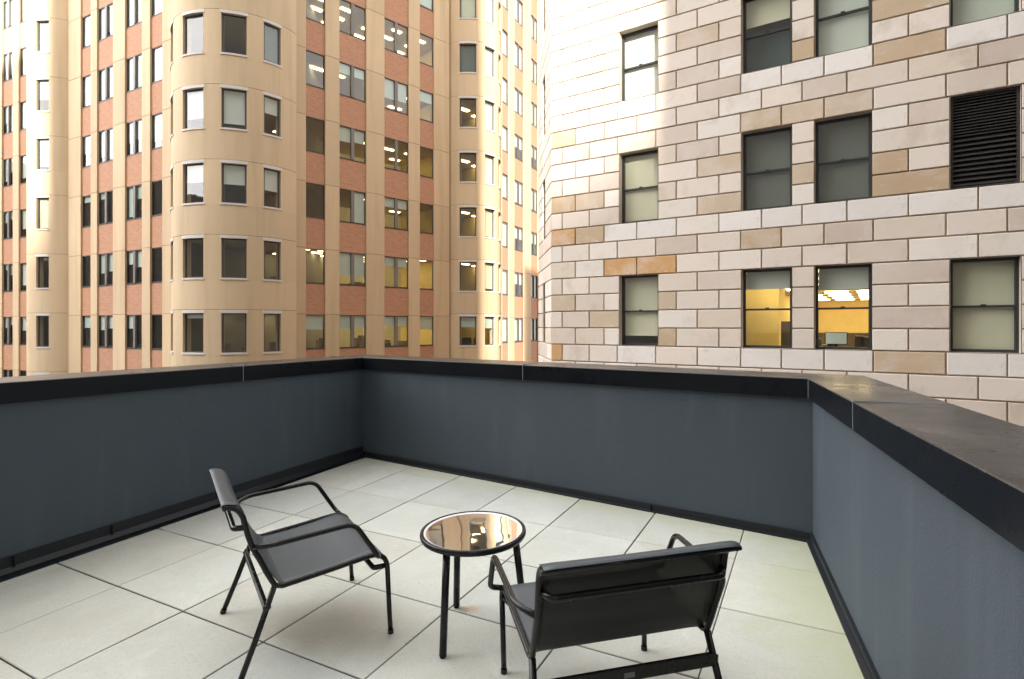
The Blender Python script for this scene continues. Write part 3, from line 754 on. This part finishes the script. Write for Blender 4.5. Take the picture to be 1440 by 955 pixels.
# what stands inside the lit office
mon=empty('computer_monitor',(*bq(Wn[2][0]+.42,-1.25,0)[:2],a-.02),angs)
tag(mon,'pale computer screen behind the right of the two lit office windows','monitor')
t=MB(); t.box(-.27,.27,-.02,.02,.12,.46); t.build('screen_case',M['rub'],mon)
t=MB(); t.face([(-.25,-.022,.14),(.25,-.022,.14),(.25,-.022,.44),(-.25,-.022,.44)]); t.build('screen',M['screen'],mon)
t=MB(); t.box(-.03,.03,-.01,.03,0,.12); t.box(-.12,.12,-.08,.10,-.015,.0); t.build('stand',M['rub'],mon)
dk=empty('office_desk',(*bq(Wn[2][0]+.55,-1.3,0)[:2],a-.75),angs)
tag(dk,'brown office desk carrying the screen behind the lit window','desk')
t=MB(); t.box(-.7,.7,-.3,.4,.69,.73); t.build('desk_top',M['clut'],dk)
for x in (-.66,.62):
    t=MB(); t.box(x,x+.04,-.28,.38,0,.69); t.build('leg',M['rub'],dk)
# exit sign on the far wall of that office
q=bq(Wn[2][0]+1.35,-4.0,0); ex=MB(); 
exs=empty('exit_sign',(q[0],q[1],b-.20),angs); tag(exs,'small red exit sign hanging under the ceiling of the lit office','sign')
t=MB(); t.box(-.16,.16,-.02,.02,-.09,.09); t.build('sign_panel',simple('exit_sign_red',(.55,.05,.03),.5),exs)
t=MB(); t.box(-.01,.01,-.01,.01,.09,.35); t.build('hanger',M['rub'],exs)

# ------------------------------------------------------------------ street far below, unseen blocks added around the viewer to shape sun and reflections
g=MB(); g.face([(-400,-400,ZBOT),(400,-400,ZBOT),(400,400,ZBOT),(-400,400,ZBOT)]); tag(g.build('street',M['asph']),kind='structure')
def block(name,label,x0,x1,y0,y1,z1):
    t=MB(); z=ZBOT+.004
    t.box(x0,x1,y0,y1,z,z1)
    o=t.build(name,M['far']); tag(o,label,'building')
EL=27; TE=math.tan(R(EL)); 
block('sun_blocker','unseen grey block added close behind the terrace to shade it',-30.0,-1.9,-30,-5.5,54)
block('sun_blocker','unseen grey block added behind the terrace on its right side to stop the sun',4.40,70,-30,-5.5,52)
block('sun_blocker','unseen grey block added behind the terrace at the far left, edging a sun gap',-60,-31.9,-30,-5.5,44)
block('low_sky_blocker','unseen low brown block added far to the left to darken window reflections',-110,-90,-60,110,25)  # added to hide the low sky from the window glass
block('sun_blocker','unseen distant grey block added behind the middle gap to soften the sun edge',-12,16,-230,-200,8.2+217*TE)  # added far back so the sun patch fades softly at its foot
block('sun_blocker','unseen distant grey block added behind the left gap to cut the sun low down',-60,-14,-230,-200,8.5+236*TE)

# ------------------------------------------------------------------ terrace floor
TT=.61; GX,GY,GA=-3.6471*TT,5.2182*TT,.4906
gc,gs=math.cos(GA),math.sin(GA)
def gp(i,j,dz=0):
    x=GX+(i*gc+j*gs)*TT; y=GY+(-i*gs+j*gc)*TT; return (x,y,deckz(x,y)+dz)
fl=MB(); rt=random.Random(5)
iw_=[-1.11,-1]+list(range(0,8)); jw=list(range(-10,6))
gi={}; gj={}
for i in iw_: gi[i]=rt.choice([.004,.005,.007])
for j in jw: gj[j]=rt.choice([.003,.005,.008])
gj[0]=.009; gj[1]=.008; gj[3]=.006; gj[4]=.006; gj[2]=.008; gi[1]=.007; gi[0]=.006; gi[-1]=.003; gi[5]=.0045
for a_,b_ in zip(iw_,iw_[1:]):
    for c_,d_ in zip(jw,jw[1:]):
        i0,i1=a_+gi[a_]/2/TT,b_-gi[b_]/2/TT; j0,j1=c_+gj[c_]/2/TT,d_-gj[d_]/2/TT
        tl=[rt.uniform(-.0012,.0012) for _ in range(4)]; t_=rt.uniform(.89,1.04); wm=rt.uniform(-.008,.022); col=(t_+wm,t_,t_-wm*1.5)
        e=.003/TT
        top=[gp(i0+e,j0+e,tl[0]),gp(i1-e,j0+e,tl[1]),gp(i1-e,j1-e,tl[2]),gp(i0+e,j1-e,tl[3])]
        ed=[gp(i0,j0,tl[0]-.003),gp(i1,j0,tl[1]-.003),gp(i1,j1,tl[2]-.003),gp(i0,j1,tl[3]-.003)]
        bt=[gp(i0,j0,-.05),gp(i1,j0,-.05),gp(i1,j1,-.05),gp(i0,j1,-.05)]
        fl.face(top,None,col)
        for k in range(4):
            l=(k+1)%4; fl.face([ed[k],ed[l],top[l],top[k]],None,col); fl.face([bt[k],bt[l],ed[l],ed[k]],None,tuple(v*.5 for v in col))
tag(fl.build('terrace_floor',M['paver']),kind='structure')
sub=MB(); 
c4=[(-6,-7),(-6,8),(4,8),(4,-7)]
sub.face([(x,y,deckz(x,y)-.055) for x,y in reversed(c4)]); tag(sub.build('terrace_membrane',simple('roof_membrane',(.02,.02,.02),.9)),kind='structure')

# ------------------------------------------------------------------ parapets
ZC=1.17
A_=Vector((-1.571,5.945)); B_=Vector((1.875,3.572)); dl=(Vector((-2.99,3.30))-A_).normalized(); dr=(Vector((1.037,1.143))-B_).normalized()
L_=A_+dl*9.5; Rr=B_+dr*7.5
CW,OV,FH=.37,.028,.125
def isect(p,d,q,e):
    det=d.x*(-e.y)+e.x*d.y; t=((q.x-p.x)*(-e.y)+e.x*(q.y-p.y))/det; return p+d*t
def outn(d,ref):
    n=Vector((d.y,-d.x)); return n if n.dot(ref)>0 else -n
db=(B_-A_).normalized()
nl=outn(dl,Vector((-1,.3))); nb=outn(db,Vector((.3,1))); nr=outn(dr,Vector((1,0)))
def offs(w):   # offset polyline of the terrace edge by w outward
    a=isect(A_+nl*w,dl,A_+nb*w,db); b=isect(B_+nb*w,db,B_+nr*w,dr); return [L_+nl*w,a,b,Rr+nr*w]
def quadstrip(m,p,q,z0,z1): m.face([(p.x,p.y,z0),(q.x,q.y,z0),(q.x,q.y,z1),(p.x,p.y,z1)])
names=[('left','dark blue-grey parapet with black coping running along the left side of the terrace'),
       ('back','darkest grey parapet with black coping across the far end of the terrace'),
       ('right','lighter blue-grey parapet with broad black coping on the right, nearest the camera')]
o0,oO,oW,oF1,oF2=offs(0),offs(CW),offs(OV),offs(.012),offs(-.004)
oWo=offs(CW-OV)
for i,(nm,lab) in enumerate(names):
    root=tag(empty('parapet',(0,0,0)),lab,'wall')
    m=MB(); p,q=oW[i],oW[i+1]; n_=max(2,int((q-p).length/.5))
    quadstrip(m,p,q,-.3,ZC-.05); P2,Q2=oWo[i],oWo[i+1]; quadstrip(m,Q2,P2,-.3,ZC-.05)
    m.build('wall_panel',M['stucco'],root)
    # coping: inner fascia with drip, sloped top, outer fascia
    m=MB(); ip,iq,op,oq=o0[i],o0[i+1],oO[i],oO[i+1]
    zi,zo=ZC,ZC+.006
    prof=[(0.0,-FH,.0),(0.0,-.004,0),(.003,0,0),(CW-.003,.006,1),(CW,.002,1),(CW,-FH,1),(CW-OV-.002,-FH,1)]
    rings=[]
    bot_in=offs(OV+.002)
    pr=[(bot_in[i],bot_in[i+1],ZC-FH+.004),(ip,iq,ZC-FH),(ip,iq,ZC-.004)]
    t3=offs(.004); pr.append((t3[i],t3[i+1],ZC)); t4=offs(CW-.004); pr.append((t4[i],t4[i+1],ZC+.006)); pr.append((op,oq,ZC+.002)); pr.append((op,oq,ZC-FH)); pr.append((oWo[i],oWo[i+1],ZC-FH))
    for (a1,b1,z1),(a2,b2,z2) in zip(pr,pr[1:]):
        m.face([(a1.x,a1.y,z1),(b1.x,b1.y,z1),(b2.x,b2.y,z2),(a2.x,a2.y,z2)])
    m.build('coping',M['metal'],root)
    # base flashing
    m=MB()
    def dz(v,h): return (v.x,v.y,deckz(v.x,v.y)+h)
    g1=offs(.010); g2=offs(.004); g3=offs(-.012); g4=offs(-.012)
    lo=[.042,.0,.0][i]; lo2=[-.002,-.004,-.004][i]
    if i==0: L=[(oW,.112,.105),(g1,.112,.105),(g1,.058,.050),(g3,.050,.008),(g3,.042,.0),(oW,.040,-.01)]
    else: L=[(oW,.050,.050),(g1,.050,.050),(g1,.014,.014),(g3,.008,.008),(g3,-.01,-.01),(oW,-.01,-.01)]
    def LL(s,e,j):
        v=s[i+e]; hh=L[j][1+e]
        return dz(v,hh)
    for j in range(len(L)-1):
        s1,s2=L[j][0],L[j+1][0]
        m.face([LL(s2,0,j+1),LL(s2,1,j+1),LL(s1,1,j),LL(s1,0,j)])
    m.build('base_flashing',M['flash'],root)
    # joints in coping and flashing
    d_=(iq-ip).normalized(); nn_=[nl,nb,nr][i]
    def seam_at(px,onlip=True):
        x,y=line_hit(px,(ip.x,ip.y),(d_.x,d_.y)); return Vector((x,y))
    for px in {0:[342],1:[735],2:[1199.5]}[i]:
        c=seam_at(px); m=MB()
        m.obox((c.x,c.y),(d_.x,d_.y),(-nn_.x,-nn_.y),-.0018,.0018,-.01,.0025,ZC-FH,ZC+.002)
        m.obox((c.x,c.y),(d_.x,d_.y),(-nn_.x,-nn_.y),-.002,.002,-CW-.002,.0,ZC-.002,ZC+.0035+.003)
        m.build('coping_joint',M['seal'],root)
    if i==1:
        c=B_; m=MB(); m.obox((c.x,c.y),(db.x,db.y),(-nb.x,-nb.y),-.003,.0005,-.01,.003,ZC-FH,ZC+.001); m.build('coping_joint',M['seal'],root)
    for px in {0:[158,20],1:[915],2:[]}[i]:
        c=seam_at(px); m=MB(); z=deckz(c.x,c.y)
        m.obox((c.x,c.y),(d_.x,d_.y),(-nn_.x,-nn_.y),-.0015,.0015,-.02,.0125,z+(.045 if i==0 else 0),z+(.108 if i==0 else .05)); m.build('flashing_joint',M['rub'],root)

# ------------------------------------------------------------------ lounge chairs
def surf_grid(rows): 
    m=MB(); n=len(rows); k=len(rows[0]); base=0
    for r in rows: m.v += [tuple(p) for p in r]
    for i in range(n-1):
        for j in range(k-1):
            a=i*k+j; m.f.append((a,a+1,a+1+k,a+k))
            m.uv.append([(rows[i][j][1]*10,i*.3),(rows[i][j+1][1]*10,i*.3),(rows[i][j+1][1]*10,i*.3+.3),(rows[i][j][1]*10,i*.3+.3)]); m.col.append((1,1,1)); m.sm.append(True); m.mi.append(0)
    return m
def thicken(o,t):
    o.data.materials.append(M['slingb']); md=o.modifiers.new('thickness','SOLIDIFY'); md.thickness=t; md.offset=0; md.material_offset=1; md.material_offset_rim=1
def smoothpath(pts,n=6):
    """Catmull-Rom through 2D (u,z) points"""
    P=[pts[0]]+list(pts)+[pts[-1]]; out=[]
    for i in range(1,len(P)-2):
        for t in range(n):
            t/=n; a,b,c,d=P[i-1],P[i],P[i+1],P[i+2]
            out.append(tuple(.5*((2*b[k])+(-a[k]+c[k])*t+(2*a[k]-5*b[k]+4*c[k]-d[k])*t*t+(-a[k]+3*b[k]-3*c[k]+d[k])*t**3) for k in (0,1)))
    out.append(pts[-1]); return out
HW=.318; TR=.0115
def make_chair():
    root=empty('lounge_chair')
    backpts=[(-.184,.368),(-.212,.425),(-.238,.487),(-.262,.54),(-.279,.596),(-.289,.64),(-.300,.688),(-.322,.719),(-.350,.731),(-.368,.733)]
    seatpts=[(.306,.315),(.303,.338),(.290,.365),(.262,.383),(.22,.389),(.05,.374),(-.10,.362),(-.155,.358)]
    for s in (-1,1):
        # front leg (foot to bend)
        m=MB(); m.tube([(.314,s*.315,.006),(.310,s*.316,.12),(.306,s*HW,.318)],TR); m.build('leg',M['tube'],root)
        m=MB(); m.tube([(.3145,s*.315,.0),(.3142,s*.315,.018)],.0135); m.build('foot_cap',M['rub'],root.children[-1] if False else bpy.data.objects[m_last(root)])
        # rear leg
        m=MB(); m.tube([(-.335,s*.337,.006),(-.260,s*.328,.18),(-.186,s*HW,.366)],TR+.001); m.build('leg',M['tube'],root)
        m=MB(); m.tube([(-.3372,s*.3373,.0),(-.330,s*.3365,.018)],.0142); m.build('foot_cap',M['rub'],bpy.data.objects[m_last(root)])
        # side frame: seat rail and back post in one bent tube
        path=[(u,s*HW,z) for u,z in smoothpath(seatpts,5)]+[(u,s*HW,z) for u,z in smoothpath(backpts,5)]
        m=MB(); m.tube(path,TR); m.build('side_frame',M['tube'],root)
        # armrest
        ap=[(-.262,s*.322,.548),(-.232,s*.352,.556),(-.19,s*.375,.562),(.142,s*.378,.577),(.246,s*.378,.402),(.262,s*.325,.385)]
        m=MB(); m.tube(fillet(ap,[.02,.05,.045,.03],7),TR-.0005); m.build('armrest',M['tube'],root)
    # woven seat and back
    rows=[]
    for (u,z) in smoothpath([(.311,.322),(.310,.343),(.294,.371),(.262,.390),(.22,.397),(.10,.381),(-.06,.366),(-.150,.363)],6):
        r=[]
        for j in range(17):
            v=-1+2*j/16; e=max(0,abs(v)-.93)/.07
            sag=.010*(1-v*v)*max(0,1-abs(u-.06)/.22)
            r.append((u,v*(HW-.004),z-sag-.003*e))
        rows.append(r)
    o=surf_grid(rows).build('seat',M['sling'],root); thicken(o,.002)
    rows=[]; bp=smoothpath([(-.145,.361),(-.168,.378),(-.199,.430),(-.226,.490),(-.250,.542),(-.267,.597),(-.277,.641),(-.288,.690),(-.309,.729),(-.336,.742),(-.360,.7455),(-.3735,.740)],5)
    for k_,(u,z) in enumerate(bp):
        r=[]
        for j in range(17):
            v=-1+2*j/16; e=max(0,abs(v)-.93)/.07
            sag=.008*(1-v*v)*math.sin(math.pi*min(1,k_/len(bp)))
            hwd=HW-.003+(.0 if k_<len(bp)-14 else .010)
            r.append((u-sag-.003*e,v*hwd,z))
        rows.append(r)
    o=surf_grid(rows).build('backrest',M['sling'],root); thicken(o,.002)
    # end bosses where the posts finish, crossbars, rear stretcher with its label
    m=MB(); m.tube([(-.364,-.332,.730),(-.364,.332,.730)],.0085); m.build('top_rail',M['tube'],root)
    m=MB(); m.tube(fillet([(-.285,-.314,.635),(-.330,-.286,.630),(-.330,.286,.630),(-.285,.314,.635)],.015,4),.012); m.build('crossbar',M['tube'],root)
    m=MB(); m.tube(fillet([(.304,-.314,.325),(.248,-.292,.318),(.248,.292,.318),(.304,.314,.325)],.015,4),.012); m.build('crossbar',M['tube'],root)
    m=MB(); m.obox((-.222,-.322),(0,1),(-1,0),0,.644,-.006,.008,.262,.308,ch=.003)
    st=m.build('stretcher',M['tube'],root)
    m=MB(); m.obox((-.222,-.322),(0,1),(-1,0),.30,.338,.008,.0095,.276,.294)
    pl=m.build('label_plate',M['plate'],st)
    m=MB()
    for s in (-1,1):
        m.tube([(-.212,s*.318,.285),(-.226,s*.335,.285)],.013)
    m.build('bracket',M['tube'],root)
    return root
def m_last(root): return [o.name for o in bpy.data.objects if o.parent==root and o.name.startswith('leg')][-1]
chair=make_chair()
def place(o,x,y,ang):
    # stand on the gently falling deck
    o.location=(x,y,deckz(x,y)); zax=Vector((-SA,-SB,1)).normalized(); xax=Vector((math.cos(ang),math.sin(ang),0)); xax=(xax-zax*xax.dot(zax)).normalized(); yax=zax.cross(xax)
    o.rotation_euler=Matrix((xax,yax,zax)).transposed().to_euler()
def dup(o,parent=None):
    c=o.copy(); COL.objects.link(c); c.parent=parent
    for ch in [q for q in bpy.data.objects if q.parent==o]: dup(ch,c)
    return c
chair2=dup(chair)
place(chair,-1.004,2.758,.558); place(chair2,.343,2.108,1.7916)
tag(chair,'black lounge chair seen from its side, left of the round table','chair','matching terrace lounge chairs')
tag(chair2,'black lounge chair with its back to the camera, right of the round table','chair','matching terrace lounge chairs')

# ------------------------------------------------------------------ round side table
tx,ty=-.172,2.662; tz=deckz(tx,ty); th_=.470; tr=.247
tab=empty('side_table'); tag(tab,'small round black three-legged table with mirror-like top, between the two chairs','table')
m=MB(); rows=[]
prof=[(tr-.016,.006),(tr-.013,.012),(tr-.006,.0135),(tr-.001,.010),(tr+.001,.002),(tr+.001,-.006),(tr-.002,-.012),(tr-.010,-.015),(tr-.022,-.015),(tr-.024,-.008),(tr-.018,.0)]
for (r_,z_) in prof+[prof[0]]: rows.append([(r_*math.cos(2*math.pi*j/72),r_*math.sin(2*math.pi*j/72),th_+z_) for j in range(72)])
m.grid(rows,closed=True); m.build('rim',M['tube'],tab)
mm,nt,bs,nn,ll=mat('bronze_mirror_glass')
bs.inputs['Base Color'].default_value=(.86,.89,.94,1); bs.inputs['Metallic'].default_value=1; bs.inputs['Roughness'].default_value=.02
bump(nt,bs,noise(nt,3.0,2,.5,pos(nt)),.10,.02)
m=MB(); rr=tr-.0165
m.face([(rr*math.cos(2*math.pi*j/72),rr*math.sin(2*math.pi*j/72),th_+.006) for j in range(72)]); top=m.build('table_top',mm,tab)
m=MB(); rows=[[((rr-.0005+dx)*math.cos(2*math.pi*j/72),(rr-.0005+dx)*math.sin(2*math.pi*j/72),th_+z_) for j in range(72)] for dx,z_ in ((-.010,.0065),(0,.0105))]
m.grid(rows,closed=True); m.build('rim_glint',simple('painted_rim_glint',(.62,.63,.70),.35),top)  # pale ring painted in for the sky highlight on the rim's inner slope
def leg_ang(px,py):
    k=(px-720)/F; mq=(py-YH)/F; Y=H/(mq+SA*k+SB); return (k*Y-tx,Y-ty)
L1=leg_ang(621,926); a1=math.atan2(L1[1],L1[0])
print('table leg offsets',L1,leg_ang(653,856))
for k in range(3):
    ang=a1+math.radians(0 if k==0 else (-120 if k==1 else 120))
    rb_=.240; rt_=.196
    m=MB(); m.tube([(rb_*math.cos(ang),rb_*math.sin(ang),.008),(rt_*math.cos(ang),rt_*math.sin(ang),th_-.018)],.0165,seg=18); lg=m.build('leg',M['tube'],tab)
    m=MB(); m.tube([(rb_*math.cos(ang)*1.003,rb_*math.sin(ang)*1.003,.0),(rb_*math.cos(ang),rb_*math.sin(ang),.009)],.013,seg=14); m.build('foot_cap',M['rub'],lg)
place(tab,tx,ty,0)

# ------------------------------------------------------------------ sky, sun, camera
w=bpy.data.worlds.new('World'); sc.world=w; w.use_nodes=True; nt=w.node_tree; bg=nt.nodes['Background']
sky=nt.nodes.new('ShaderNodeTexSky'); sky.sky_type='NISHITA'; sky.sun_disc=False; sky.sun_elevation=R(EL); sky.sun_rotation=R(180)
sky.air_density=1.0; sky.dust_density=2.0; sky.ozone_density=1.0
tc=nt.nodes.new('ShaderNodeTexCoord')
cl=noise(nt,2.2,5,.6,vmap(nt,tc.outputs['Generated'],(1,1,2.2)),.4)
cm=ramp(nt,cl,[(.30,(.45,.45,.45)),(.55,(.9,.9,.9))])
colr=mix(nt,sky.outputs[0],(9.5,9.2,8.9),cm)
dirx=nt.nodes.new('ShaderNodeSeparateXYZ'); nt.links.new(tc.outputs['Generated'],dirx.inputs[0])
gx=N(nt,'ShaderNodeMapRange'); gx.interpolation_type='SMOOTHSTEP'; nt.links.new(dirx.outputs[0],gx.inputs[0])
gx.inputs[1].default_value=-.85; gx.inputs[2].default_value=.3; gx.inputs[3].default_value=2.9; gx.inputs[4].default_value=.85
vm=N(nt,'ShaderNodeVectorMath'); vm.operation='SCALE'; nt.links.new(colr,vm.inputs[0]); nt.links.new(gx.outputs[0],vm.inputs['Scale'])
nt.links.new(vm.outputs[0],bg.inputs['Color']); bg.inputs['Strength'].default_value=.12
sun=bpy.data.lights.new('sun','SUN'); sun.energy=5.0; sun.angle=R(1.3); sun.color=(1,.93,.82)
so=bpy.data.objects.new('sun',sun); COL.objects.link(so)
tosun=Vector((0,-math.cos(R(EL)),math.sin(R(EL)))); so.rotation_euler=tosun.to_track_quat('Z','Y').to_euler()
cam=bpy.data.cameras.new('camera'); co=bpy.data.objects.new('camera',cam); COL.objects.link(co); sc.camera=co
co.location=(0,0,H); co.rotation_euler=(R(90),0,0); cam.sensor_width=36; cam.lens=36*F/1440; cam.shift_y=-(477.5-YH)/1440; cam.clip_end=2000; cam.clip_start=.05
vs=sc.view_settings; vs.view_transform='Standard'; vs.look='None'; vs.gamma=1; vs.exposure=1.42
sc.render.resolution_x=1024; sc.render.resolution_y=679
sc.cycles.max_bounces=8; sc.cycles.transparent_max_bounces=12; sc.cycles.diffuse_bounces=4; sc.cycles.glossy_bounces=4; sc.cycles.caustics_reflective=False
sc.cycles.sample_clamp_indirect=8
